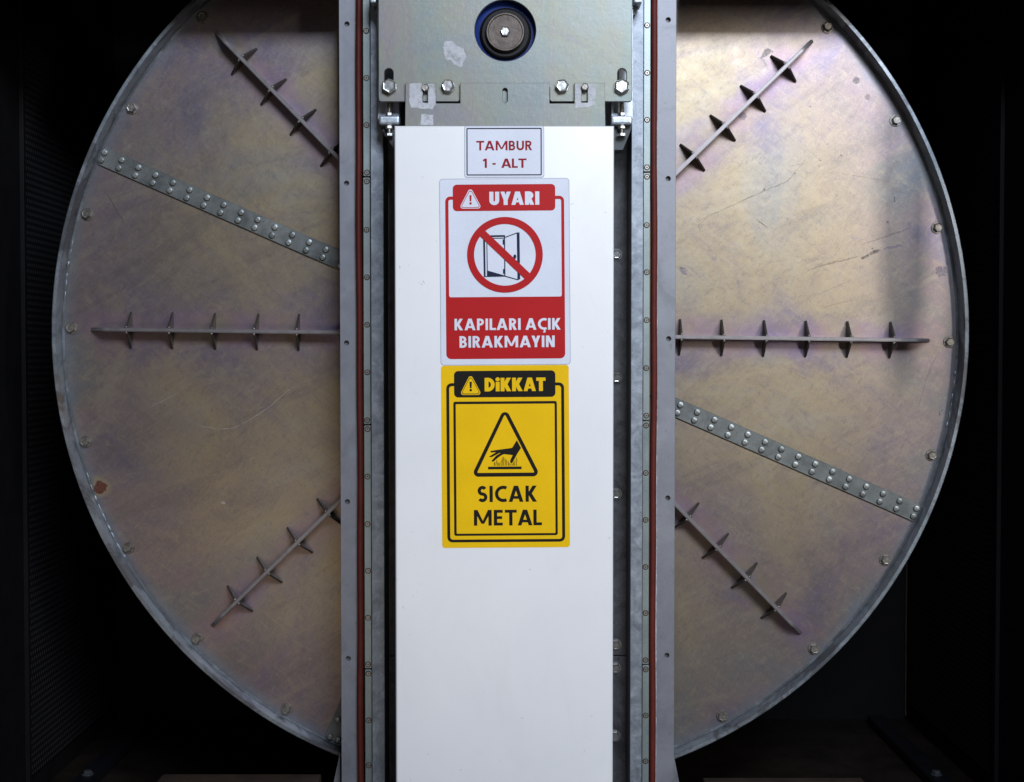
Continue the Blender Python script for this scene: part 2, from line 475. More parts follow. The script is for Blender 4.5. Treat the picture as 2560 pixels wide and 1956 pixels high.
# opening frame in front of the drum, above the picture
LZ = Z(0, -.098) + .003
for sgn in (-1, 1):
    a, b = sorted((sgn * .2942, sgn * .949))
    structure("lintel", boxm("lintel", a, b, -.113, -.098, LZ, LZ + .30), M['black'])
structure("ceiling", boxm("ceiling", -.95, .95, -.42, .78, 1.0, 1.02, bev=0), M['black'])
structure("shadow_strut", plate("shadow_strut", [(.806, .999), (.806, .22), (.828, .02), (.848, .02), (.873, .19), (.873, .999)], -.36, -.33), M['black'])  # unseen hanging strut, tapered so its shadow on the drum fades downwards

for sgn, side in ((-1, "left"), (1, "right")):
    r_ = root("floor_rail", "dark blue steel rail on the floor by the %s perforated wall" % side, "rail", (sgn * .865, .1, FZ), "floor rails inside the housing")
    part("rail_bar", boxm("rail_bar", sgn * .865 - .02, sgn * .865 + .02, .06, .74, FZ + .002, FZ + .022, bev=.003), M['rail'], r_)
    me = hexbolt_mesh("rail_bolt", .009, .006, .012)
    part("bolt", me, M['dark'], r_, loc=(sgn * .865, .30, FZ + .022), rot=(R(-90), 0, 0))
for sgn, side in ((-1, "left"), (1, "right")):
    zt_ = Z(1937 if sgn < 0 else 1946, -.06)
    bb = root("base_beam", "dark brown beam across the floor at the bottom %s of the column" % side, "beam", (sgn * .47, -.08, FZ), "base beams beside the column foot"); bb["kind"] = "thing"
    a, b = sorted((sgn * .335, sgn * .615))
    part("beam_body", boxm("beam_body", a, b, -.115, -.055, FZ + .001, zt_, bev=.004), M['timber'], bb)

# ================================================================= the drum
cx, cz = W(1276, 838, 0)
drum = root("drum", "large round chromated steel drum end with radial ribs behind the column", "drum", (cx, 0, cz))
drum.rotation_euler = (0, R(.75), 0)


def dpart(name, me, mat, parent=drum, loc=(0, 0, 0), roty=0):
    o = bpy.data.objects.new(name, me)
    if not me.materials: me.materials.append(mat)
    link(o, parent); o.location = loc; o.rotation_euler = (0, roty, 0); return o


RD = .798
STRIP_A = [22.9, 112.9, 202.9, 292.9]          # clockwise from +x as seen by the camera
for k in range(4):
    a0, a1 = R(-STRIP_A[k]), R(-STRIP_A[k] - 90)
    n = 40; g = .0008
    am = (a0 + a1) / 2; off = (g * math.cos(am) * 1.4, g * math.sin(am) * 1.4)
    poly = [(off[0], off[1])] + [(off[0] + (RD - g) * math.cos(a0 + (a1 - a0) * i / n), off[1] + (RD - g) * math.sin(a0 + (a1 - a0) * i / n)) for i in range(n + 1)]
    dpart("disc_segment", plate("disc_segment", poly, 0, .006, ch=.0006), M['disc'])
bm = bmesh.new()
lathe(bm, [(.8005, .01), (.8005, -.0305), (.8018, -.033), (.8075, -.033), (.809, -.0315), (.809, .30), (.795, .30), (.795, .01)], 200, close=True)
dpart("rim", bm_mesh(bm, "rim", 40), M['rim'])
bm = bmesh.new(); lathe(bm, [(.0, .30), (.796, .30), (.796, .295), (0, .295)], 64); dpart("rear_plate", bm_mesh(bm, "rear_plate"), M['dark'])
# a few weld beads and sealant lumps round the inside of the rim
bm = bmesh.new()
for i in range(260):
    if not (i % 65 in range(3, 9) or 108 <= i <= 116): continue
    a = -2 * math.pi * i / 260 + rnd.uniform(-.004, .004); rr = .7985 + rnd.uniform(-.0006, .0004); q = rnd.uniform(.0016, .0030)
    mtx = Matrix.Translation((rr * math.cos(a), -.0006, rr * math.sin(a))) @ Matrix.Rotation(-a, 4, 'Y') @ Matrix.Diagonal((q, q * .8, rnd.uniform(.006, .011), 1))
    bmesh.ops.create_icosphere(bm, subdivisions=1, radius=1, matrix=mtx)
wb = dpart("weld_bead", bm_mesh(bm, "weld_bead", 60), M['rim']); wb["kind"] = "stuff"
bm = bmesh.new(); lathe(bm, [(.7965, .004), (.7965, -.0004), (.7990, -.0014), (.8004, -.0030)], 200); dpart("edge_seal", bm_mesh(bm, "edge_seal", 50), M['seam'])

me_rb = hexbolt_mesh("rim_bolt", .0082, .0062, .0108, .0020)
for k in range(24):
    a = -R(15 * k + .15)
    x_, z_ = .7845 * math.cos(a), .7845 * math.sin(a)
    if z_ > .66: continue
    o = dpart("rim_bolt", me_rb, M['rimbolt'], loc=(x_, 0, z_), roty=rnd.uniform(0, 1))

# radial bars with gussets
BH, BT = .031, .0066
def bar_mesh():
    bm = bmesh.new()
    prof = [(.27, 0), (.27, -BH), (.713, -BH), (.722, -BH + .0015), (.748, -.004), (.750, 0)]
    a = [bm.verts.new((x_, y_, -BT / 2)) for x_, y_ in prof]; b = [bm.verts.new((x_, y_, BT / 2)) for x_, y_ in prof]
    bm.faces.new(a); bm.faces.new(b[::-1])
    n = len(prof)
    for i in range(n): bm.faces.new((a[i], a[(i + 1) % n], b[(i + 1) % n], b[i]))
    es = [e for e in bm.edges if abs(e.verts[0].co.z - e.verts[1].co.z) < 1e-6 and min(e.verts[0].co.y, e.verts[1].co.y) < -.001]
    bmesh.ops.bevel(bm, geom=es, offset=.0012, segments=2, affect='EDGES')
    return bm_mesh(bm, "radial_bar", 35)


def gusset_mesh(sgn):
    bm = bmesh.new(); t = .0017
    prof = [(BT / 2, 0), (.0325, 0), (.0325, -.003), (BT / 2 + .004, -BH + .002), (BT / 2, -BH + .002)]
    a = [bm.verts.new((-t, y_, sgn * x_)) for x_, y_ in prof]; b = [bm.verts.new((t, y_, sgn * x_)) for x_, y_ in prof]
    bm.faces.new(a); bm.faces.new(b[::-1]); n = len(prof)
    for i in range(n): bm.faces.new((a[i], a[(i + 1) % n], b[(i + 1) % n], b[i]))
    bmesh.ops.bevel(bm, geom=[e for e in bm.edges if abs(e.verts[0].co.x - e.verts[1].co.x) < 1e-6], offset=.0003, segments=1, affect='EDGES')
    return bm_mesh(bm, "gusset")


def bead_mesh():
    bm = bmesh.new()
    bmesh.ops.create_icosphere(bm, subdivisions=1, radius=1, matrix=Matrix.Diagonal((.0034, .003, .0022, 1)))
    return bm_mesh(bm, "weld", 60)


me_bar, me_g, me_w = bar_mesh(), {s: gusset_mesh(s) for s in (-1, 1)}, bead_mesh()
for k in range(8):
    if k in (2, 6): continue                    # wholly behind the column
    b_ = dpart("radial_bar", me_bar, M['bar'], roty=R(45 * k))
    diag = k % 2
    for i in range(6 if not diag else 5):
        rr = .6775 - .0752 * i
        for s_ in (-1, 1):
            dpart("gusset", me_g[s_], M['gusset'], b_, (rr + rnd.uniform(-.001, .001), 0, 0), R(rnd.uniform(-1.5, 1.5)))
            dpart("weld", me_w, M['rimbolt'], b_, (rr + .001, -BH + .004, s_ * (BT / 2 + .0015)))

# riveted splice strips
bm = bmesh.new()
lathe(bm, [(.0057, 0), (.0057, -.0028), (.0050, -.0040), (.0044, -.0042), (0, -.0042)], 10)
me_rv = bm_mesh(bm, "rivet", 40)
me_st = plate("splice_strip", rrect(.285, .7965, -.0165, .0165, .005), -.004, -.0003, ch=.0007)
for k in range(4):
    if k == 3: continue                         # above the picture
    s_ = dpart("splice_strip", me_st, M['splice'], roty=R(STRIP_A[k]))
    for i in range(16):
        rr = .7905 - .0330 * i
        if rr < .29: break
        if k == 1 and i > 5: break
        for q in (-1, 1):
            dpart("rivet", me_rv, M['rivet'], s_, (rr + rnd.uniform(-.0006, .0006), -.004, q * .0075))

# scuffs, scratches and chips on the drum face
def mat_mark(name, col, alpha):
    s = NT(name); v = s.coord(); n = s.noise(v, 220, 4, .7, .3)
    m = s.out(col, .5, .2)
    s.l(s.math('MULTIPLY', s.step(n, .30, .55), alpha), s.b.inputs["Alpha"]); return m


MK = dict(dark=mat_mark("scratch_dark", (.07, .06, .06), .55), brown=mat_mark("scuff_brown", (.14, .11, .10), .28), light=mat_mark("scratch_light", (.55, .53, .47), .55),
          purple=mat_mark("spot_purple", (.22, .19, .30), .42), grey=mat_mark("spot_grey", (.19, .18, .18), .5))
dth = R(.75)
def dl(px, py):
    x_, z_ = W(px, py, 0); x_ -= cx; z_ -= cz
    return (x_ * math.cos(dth) - z_ * math.sin(dth), x_ * math.sin(dth) + z_ * math.cos(dth))


mark_n = 0
def mark(name, pts, wd, mk, org, k, jit=.0006, blob=False):
    """pts in an enlarged view with origin org and scale k; a thin film lying on the plate"""
    global mark_n
    mark_n += 1
    P_ = [dl(org[0] + a / k, org[1] + b / k) for a, b in pts]
    if blob:
        Q = []
        for i in range(len(P_)):
            a, b = P_[i], P_[(i + 1) % len(P_)]
            for t in (0, .33, .66): Q.append((a[0] + (b[0] - a[0]) * t + rnd.uniform(-jit, jit), a[1] + (b[1] - a[1]) * t + rnd.uniform(-jit, jit)))
    else:
        D_ = []
        for a, b in zip(P_, P_[1:]):
            n = max(1, int(math.dist(a, b) / .006))
            D_ += [(a[0] + (b[0] - a[0]) * t / n + (rnd.uniform(-jit, jit) if t else 0), a[1] + (b[1] - a[1]) * t / n + (rnd.uniform(-jit, jit) if t else 0)) for t in range(n)]
        D_.append(P_[-1]); n = len(D_); L_, R_ = [], []
        for i in range(n):
            a, b = Vector(D_[max(0, i - 1)]), Vector(D_[min(n - 1, i + 1)]); t = (b - a).normalized(); nn = Vector((-t.y, t.x))
            q = wd / 2 * (.35 + .65 * math.sin(math.pi * (i + .5) / n)) * rnd.uniform(.6, 1.3)
            L_.append(tuple(Vector(D_[i]) + nn * q)); R_.append(tuple(Vector(D_[i]) - nn * q))
        Q = L_ + R_[::-1]
    bm = bmesh.new(); y_ = -.00012 - .00001 * mark_n
    vs = [bm.verts.new((a, y_, b)) for a, b in Q]; es = [bm.edges.new((vs[i - 1], vs[i])) for i in range(len(vs))]
    bmesh.ops.triangle_fill(bm, use_beauty=True, edges=es, normal=(0, -1, 0))
    for fc in bm.faces:
        if fc.normal.y > 0: fc.normal_flip()
    me = bpy.data.meshes.new(name); bm.to_mesh(me); bm.free()
    dpart(name, me, MK[mk])


O4, O5, O7, O8, O9 = (100, 0), (100, 600), (1660, 0), (1660, 600), (1660, 80)
mark("scratch", [(398, 1160), (430, 1210), (462, 1270), (478, 1300), (490, 1308), (502, 1335)], .0022, 'dark', O4, 2.4)
mark("scratch", [(870, 1070), (960, 1115), (1080, 1137), (1160, 1130), (1260, 1080), (1380, 1000), (1480, 910), (1590, 845)], .0008, 'light', O5, 2.4, .0003)
mark("scratch", [(640, 1010), (740, 965), (830, 915)], .0006, 'light', O5, 2.4, .0003)
mark("chip", [(1085, 1572), (1110, 1568), (1112, 1585), (1090, 1588)], 0, 'light', O5, 2.4, .0008, True)
mark("scuff", [(420, 1200), (500, 1165), (600, 1130)], .002, 'brown', O4, 2.4)
mark("scratch", [(190, 1335), (330, 1270), (480, 1200), (620, 1140), (740, 1090), (790, 1030), (850, 960)], .0020, 'brown', O7, 2.4)
mark("scratch", [(205, 1300), (240, 1325), (205, 1350), (215, 1390)], .0010, 'brown', O7, 2.4)
mark("scuff", [(860, 1625), (960, 1590), (1080, 1562), (1180, 1535)], .0034, 'brown', O7, 2.4)
mark("scuff", [(1185, 1552), (1230, 1530), (1260, 1512), (1300, 1505)], .0070, 'dark', O7, 2.4, .0016)
mark("scuff", [(1320, 1495), (1370, 1485), (1430, 1473)], .0050, 'purple', O7, 2.4, .0012)
mark("scuff", [(1180, 1470), (1300, 1430), (1480, 1370)], .0028, 'brown', O7, 2.4)
mark("scratch", [(430, 1380), (490, 1392), (545, 1360), (600, 1378), (640, 1352)], .0012, 'light', O7, 2.4, .0014)
mark("scratch", [(440, 1460), (470, 1500), (530, 1560), (600, 1572), (690, 1540), (722, 1480), (690, 1440)], .0012, 'light', O7, 2.4, .0016)
mark("scratch", [(560, 1195), (600, 1182), (640, 1200)], .0010, 'light', O7, 2.4, .001)
mark("scratch", [(700, 1265), (730, 1290), (760, 1280), (770, 1330)], .0010, 'light', O7, 2.4, .0014)
mark("scratch", [(550, 1312), (585, 1340), (622, 1372)], .0014, 'dark', O7, 2.4)
mark("scratch", [(940, 1040), (1040, 1036), (1140, 1055), (1300, 1080), (1460, 1115)], .0010, 'brown', O7, 2.4)
mark("scratch", [(745, 998), (800, 990), (850, 982)], .0010, 'brown', O7, 2.4)
mark("scratch", [(1380, 1180), (1386, 1215)], .0022, 'dark', O7, 2.4)
mark("scratch", [(1440, 1045), (1465, 1048), (1462, 1010)], .0010, 'brown', O7, 2.4)
def cpts(x_, y_, r): return circle(x_, y_, r, 9)
mark("spot", cpts(1152, 482, 22), 0, 'grey', O7, 2.4, .0010, True)
mark("spot", cpts(1220, 583, 20), 0, 'brown', O7, 2.4, .0010, True)
mark("spot", cpts(470, 697, 27), 0, 'purple', O7, 2.4, .0012, True)
mark("spot", cpts(1665, 190, 34), 0, 'purple', O8, 2.4, .0030, True)
mark("spot", cpts(115, 190, 20), 0, 'purple', O8, 2.4, .0030, True)
for x_, y_, r_ in ((1062, 932, 5), (937, 964, 4), (785, 1041, 4), (603, 1138, 7), (1342, 1333, 6), (740, 1316, 4), (442, 398, 3), (1250, 1492, 5), (880, 640, 4), (1120, 700, 3)):
    mark("spot", cpts(x_, y_, r_), 0, 'dark', O7, 2.4, .0003, True)
mark("scratch", [(1650, 1052), (1654, 1030), (1674, 1016)], .0024, 'dark', O8, 2.4)
mark("scratch", [(1665, 640), (1610, 745), (1565, 860), (1525, 1010)], .0012, 'brown', O8, 2.4)
mark("scratch", [(1640, 640), (1590, 740)], .0010, 'brown', O8, 2.4)
mark("scratch", [(1470, 1170), (1420, 1260), (1380, 1350)], .0012, 'brown', O8, 2.4)
mark("scratch", [(828, 768), (850, 785), (875, 803)], .0012, 'light', O8, 2.4, .001)
mark("scratch", [(800, 1010), (830, 960), (835, 980)], .0010, 'light', O8, 2.4, .001)
mark("chip", [(1120, 232), (1150, 195), (1190, 188), (1250, 232), (1195, 255), (1090, 312), (1112, 265)], 0, 'grey', O9, 4.541, .0006, True)
mark("chip", [(1100, 300), (1135, 305), (1175, 380), (1165, 395)], 0, 'light', O9, 4.541, .0006, True)
mark("chip", [(1020, 285), (1085, 290), (1085, 300)], 0, 'light', O9, 4.541, .0004, True)

# ================================================================= the column in front of the drum
ZT, ZB = .95, FZ + .001
colm = root("support_column", "galvanised steel support column with red sealing cords in front of the drum", "column", (0, -.09, ZB))
YF, YS, YL, YW = -.110, -.122, -.132, -.048
hole_y = {-1: (52, 394, 737, 1078, 1415), 1: (43, 384, 728, 1070, 1408)}
hole_x = {-1: (745, 744, 744, 746, 748), 1: (1435, 1435, 1436, 1434, 1432)}
KU = 2560 / 2199
for sg in (-1, 1):
    xo = X(850 if sg < 0 else 1688.5, YF); xi = X(897 if sg < 0 else 1637, YF)
    a, b = sorted((xo, xi))
    holes = [circle(*W(hx * KU, hy * KU, YF), .0042, 14) for hx, hy in zip(hole_x[sg], hole_y[sg])]
    part("flange", plate("flange", [(a, ZB), (b, ZB), (b, ZT), (a, ZT)], YF, YF + .003, holes, ch=.0005), M['flange'], colm)
    part("flange_backing", boxm("flange_backing", a + .003, b - .003, YF + .007, YF + .05, ZB, ZT), M['web'], colm)
    # foot gusset at the bottom
    f = [W(850, 1880, -.075), W(851, 2100, -.075), W(800, 2100, -.075), W(834, 1956, -.075)] if sg < 0 else [W(1684, 1885, -.075), W(1684, 2100, -.075), W(1737, 2100, -.075), W(1698, 1956, -.075)]
    part("foot_plate", plate("foot_plate", f, -.075, -.069, ch=.0006), M['flange'], colm)
    # sealing cord: a slightly wavy tube
    bm = bmesh.new(); xc = X(900 if sg < 0 else 1633.2, YF); n = 12; rings = []
    zz = ZB
    ph = rnd.uniform(0, 6)
    while zz <= ZT:
        dx = .0007 * math.sin(zz * 7 + ph) + .0004 * math.sin(zz * 23 + ph * 2)
        rings.append([bm.verts.new((xc + dx + .0057 * math.cos(2 * math.pi * i / n), YF - .004 + .0085 * math.sin(2 * math.pi * i / n), zz)) for i in range(n)])
        zz += .02
    for p, q in zip(rings, rings[1:]):
        for i in range(n): bm.faces.new((p[i], p[(i + 1) % n], q[(i + 1) % n], q[i]))
    part("sealing_cord", bm_mesh(bm, "sealing_cord", 60), M['gasket'], colm)
    if sg > 0:
        bm = bmesh.new(); zz = ZB; prev = None
        while zz < ZT:
            x0 = X(1641.8, YF - .001); wv = rnd.uniform(.0006, .0018)
            cur = [bm.verts.new(p) for p in ((x0 - .001, YF - .0006, zz), (x0 + wv * .4, YF - .0016 - rnd.uniform(0, .0006), zz), (x0 + wv, YF - .0002, zz))]
            if prev:
                for i in range(2): bm.faces.new((prev[i], prev[i + 1], cur[i + 1], cur[i]))
            prev = cur; zz += .006
        part("sealant_bead", bm_mesh(bm, "sealant_bead", 60), M['seal'], colm)
    # clamping strips with screws
    joints = {-1: (380, 912.5, 1437), 1: (370, 903.5, 1428)}[sg]
    sy = {-1: (-34, 67, 168, 269, 371, 390, 494, 596, 698, 800, 903, 922, 1024, 1126, 1226, 1327, 1427, 1447, 1547, 1644, 1745), 1: (-46, 55, 157, 258, 360, 380, 484, 585, 688, 791, 893, 914, 1016, 1117, 1218, 1317, 1418, 1438, 1537, 1635, 1735)}[sg]
    xa, xb = (X(909.3, YS), X(927.0, YS)) if sg < 0 else (X(1607.6, YS), X(1624.5, YS))
    zs = [ZT] + [Z(j * KU, YS) for j in joints] + [ZB]
    me_sc = {}
    for i in range(4):
        z1, z0 = zs[i] - (.0010 if i else 0), zs[i + 1] + (.0010 if i < 3 else 0)
        jx = rnd.uniform(-.0004, .0004)
        stp = part("clamp_strip", plate("clamp_strip", rrect(xa + jx, xb + jx, z0, z1, .0018), YS, YS + .006, ch=.0007), M['strip'], colm)
        for y_ in sy:
            zc = Z(y_ * KU, YS)
            if not (z0 < zc < z1): continue
            if 'h' not in me_sc:
                bm = bmesh.new(); lathe(bm, [(.0037, -.0001), (.0036, -.0008), (.0032, -.0012), (.0014, -.0012), (.0012, -.0004)], 16)
                me_sc['h'] = bm_mesh(bm, "screw", 40)
                bm = bmesh.new(); lathe(bm, [(.0050, -.0001), (.0046, -.0004), (.0035, -.0003)], 16); lathe(bm, [(.0013, -.0006), (0, -.0006)], 8); me_sc['r'] = bm_mesh(bm, "countersink")
            o = part("screw", me_sc['h'], M['screw'], None); o.parent = stp; o.matrix_parent_inverse = colm_inv = Matrix.Identity(4)
            o.location = ((xa + xb) / 2 + jx + rnd.uniform(-.0003, .0003), YS, zc); o.rotation_euler = (0, rnd.uniform(0, 3), 0)
            o2 = part("countersink", me_sc['r'], M['socket'], None); o2.parent = stp; o2.location = o.location
    # channel lip, inner wall, web plates
    xa, xb = (X(927.8, YL), X(959, YL)) if sg < 0 else (X(1578, YL), X(1606.8, YL))
    part("channel_lip", boxm("channel_lip", xa, xb, YL, YL + .006, ZB, ZT), M['lip'], colm)
    q0, q1 = (xb - .004, xb) if sg < 0 else (xa, xa + .004)
    part("channel_wall", boxm("channel_wall", q0, q1, YL + .0065, YW + .004, ZB, ZT, bev=0), M['dark'], colm)  # dark tone paints the shadow on the channel's inner side
zj = Z(1640, YW)
part("web_plate", boxm("web_plate", -.226, .224, YW, YW + .004, zj + .001, ZT), M['web'], colm)
part("web_plate", boxm("web_plate", -.226, .224, YW, YW + .004, ZB, zj - .001), M['web'], colm)
me_wb = hexbolt_mesh("web_bolt", .008, .006, .011)
for px, py in ((1541, 637), (1541, 945), (1540, 1235), (1539, 1612), (1538, 1670), (1537, 1840)):
    x_, z_ = W(px, py, YW); part("web_bolt", me_wb, M['bolt'], colm, loc=(x_, YW, z_))

# ================================================================= bearing plate and tensioners
YP, YQ = -.200, -.2062
C1 = lambda x_, y_: (840 + x_ / 2.557, y_ / 2.557)     # from an enlarged view to photo pixels
P1 = lambda x_, y_, Y: W(*C1(x_, y_), Y)
bp = root("mounting_plate", "pale zinc mounting plate with round bearing opening above the white cover", "plate", (*P1(1082, 650, YP)[:1], YP, P1(1082, 650, YP)[1]))
x0, z0 = P1(272, 651, YP); x1, _ = P1(1893, 651, YP)
hc = W(1263.1, 76.2, YP); hr = S(75.8, YP)
def slot(xc, ztop, zbot, r, n=8):
    return [(xc + r * math.cos(R(180 * i / n)), ztop - r + r * math.sin(R(180 * i / n))) for i in range(n + 1)] + [(xc + r * math.cos(R(180 + 180 * i / n)), zbot + r + r * math.sin(R(180 + 180 * i / n))) for i in range(n + 1)]
holes = [circle(*hc, hr, 56)]
for xs in (337.5, 1828.5):
    xs_, zt_ = P1(xs, 438, YP); holes.append(slot(xs_, zt_, P1(xs, 590, YP)[1], S(11, YP)))
outl = [(x0, z0 + .004), (x0 + .0012, z0 + .0012), (x0 + .004, z0)] + [(x1 - .004, z0), (x1 - .0012, z0 + .0012), (x1, z0 + .004)] + [(x1, .85), (x0, .85)]
# bottom edge is cut away between the two inner lugs
lug = [P1(793, 651, YP)[0], P1(1366, 651, YP)[0]]
zu = P1(0, 560, YP)[1]
outl = outl[:3] + [(lug[0] - .003, z0), (lug[0], z0 + .003), (lug[0], zu), (lug[1], zu), (lug[1], z0 + .003), (lug[1] + .003, z0)] + outl[3:]
part("plate_body", plate("plate_body", outl, YP, YP + .006, holes, ch=.0009), M['plate'], bp)
me_b1 = hexbolt_mesh("plate_bolt", .0122, .0085, .0126, .002)
me_b2 = hexbolt_mesh("plate_bolt_small", .0108, .0085, .0115, .002)
me_b3 = hexbolt_mesh("latch_bolt", .0062, .006, 0)
for xb, yb, me, rot in ((340, 553, me_b1, .5), (1828, 553, me_b1, .55), (716, 551, me_b2, .12), (1445, 551, me_b2, .9)):
    x_, z_ = P1(xb, yb, YP - .005); part("hex_bolt", me, M['bolt'], bp, loc=(x_, YP, z_), rot=(0, rot, 0))
# spacer frame behind the plate
for sg, (a, b) in ((-1, (946.5, 1000)), (1, (1526, 1580))):
    part("spacer_bar", boxm("spacer_bar", X(a, -.16), X(b, -.16), -.165, -.1325, Z(300, -.16), .85, bev=.001), M['block'], bp)
    part("spacer_block", boxm("spacer_block", X(a, -.16) + .004, X(b, -.16) - .004, -.1938, -.1652, Z(160, -.17) + .0, .85, bev=0), M['block'], bp)
# keeper plate in front, with notches and slots
kp = root("keeper_plate", "zinc keeper plate with notches and smeared grease just above the white cover", "plate", (0, YQ, Z(318, YQ)))
g = lambda x_, y_: P1(x_, y_, YQ)
top, bot = 531, 830
outl = [g(441, bot), g(1723, bot), g(1718, top), g(1524, top), g(1524, 662), g(1366, 662), g(1366, top), g(794, top), g(794, 661), g(640, 661), g(640, top), g(444, top)]
hs = []
for a, b in ((556, 586), (1570, 1608)):
    l_, t_ = g(a, 560); r_, b_ = g(b, 656); hs.append([(l_, t_), (r_, t_), (r_, b_), (l_, b_)])
xs_, zt_ = g(1081, 563); hs.append(slot(xs_, zt_, g(1081, 659)[1], S(6.3, YQ)))
part("keeper_body", plate("keeper_body", outl, YQ, YQ + .0052, hs, ch=.0005), M['plate'], kp)
part("backing_tongue", boxm("backing_tongue", *sorted((g(900, 0)[0], g(1270, 0)[0])), YP + .0012, YP + .006, g(0, 655)[1], g(0, 566)[1]), M['plate'], kp)
for xb, yb in ((573, 565), (1591, 560)):
    x_, z_ = g(xb, yb); part("hex_bolt", me_b3, M['rimbolt'], kp, loc=(x_, YQ, z_), rot=(0, rnd.uniform(0, 1), 0))


def smear(name, pts, Y, parent, jit=3, thick=.0004):
    out = []
    n = len(pts)
    for i in range(n):
        a, b = pts[i], pts[(i + 1) % n]
        k = max(2, int(math.dist(a, b) / 9))
        for j in range(k):
            t = j / k
            out.append(P1(a[0] + (b[0] - a[0]) * t + rnd.uniform(-jit, jit), a[1] + (b[1] - a[1]) * t + rnd.uniform(-jit, jit), Y))
    return part(name, plate(name, out, Y - thick, Y - .0001, ch=0), M['grease'], parent)


smear("grease_smear", [(700, 262), (745, 266), (778, 300), (815, 310), (835, 365), (812, 400), (806, 432), (775, 425), (748, 408), (742, 390), (700, 380), (690, 340), (684, 300)], YP, bp, 4)
smear("grease_smear", [(470, 536), (550, 532), (553, 656), (590, 664), (590, 536), (634, 536), (637, 668), (620, 700), (560, 695), (480, 692), (468, 650)], YQ, kp, 3)
smear("grease_smear", [(1530, 536), (1566, 536), (1566, 662), (1612, 660), (1612, 536), (1655, 536), (1662, 590), (1655, 670), (1600, 690), (1530, 690)], YQ, kp, 3)
smear("grease_smear", [(545, 730), (620, 735), (622, 800), (540, 800)], YQ, kp, 2)

# bearing seen through the opening
br = root("bearing", "blue bearing with black seal and brown steel end cap in the plate opening", "bearing", (hc[0], -.17, hc[1]))
def ring(name, px, py, prof, mat, n=48):
    c = W(px, py, YP); bm = bmesh.new(); lathe(bm, [(S(r_, YP), y_) for r_, y_ in prof], n)
    return part(name, bm_mesh(bm, name, 40), mat, br, loc=(c[0], 0, c[1]))
ring("blue_housing", 1263.1, 76.5, [(40, -.182), (80, -.182), (84, -.180), (84, -.160), (40, -.160)], M['blue'])
ring("black_seal", 1263.6, 79, [(45, -.190), (58, -.190), (62.5, -.1875), (63.5, -.182)], M['rubber'])
ring("seal_lip", 1263.6, 79, [(63.3, -.1830), (64.3, -.1842), (65.2, -.1830)], M['cap'])
ring("end_cap", 1263.4, 79, [(0, -.1965), (41.5, -.1965), (43, -.1985), (46.5, -.1985), (49, -.196), (49, -.180)], M['cap'])
x_, z_ = W(1263.3, 75.4, -.208); part("hex_bolt", hexbolt_mesh("cap_bolt", .0082, .0055, 0), M['bolt'], br, loc=(x_, -.1965, z_), rot=(0, .06, 0))

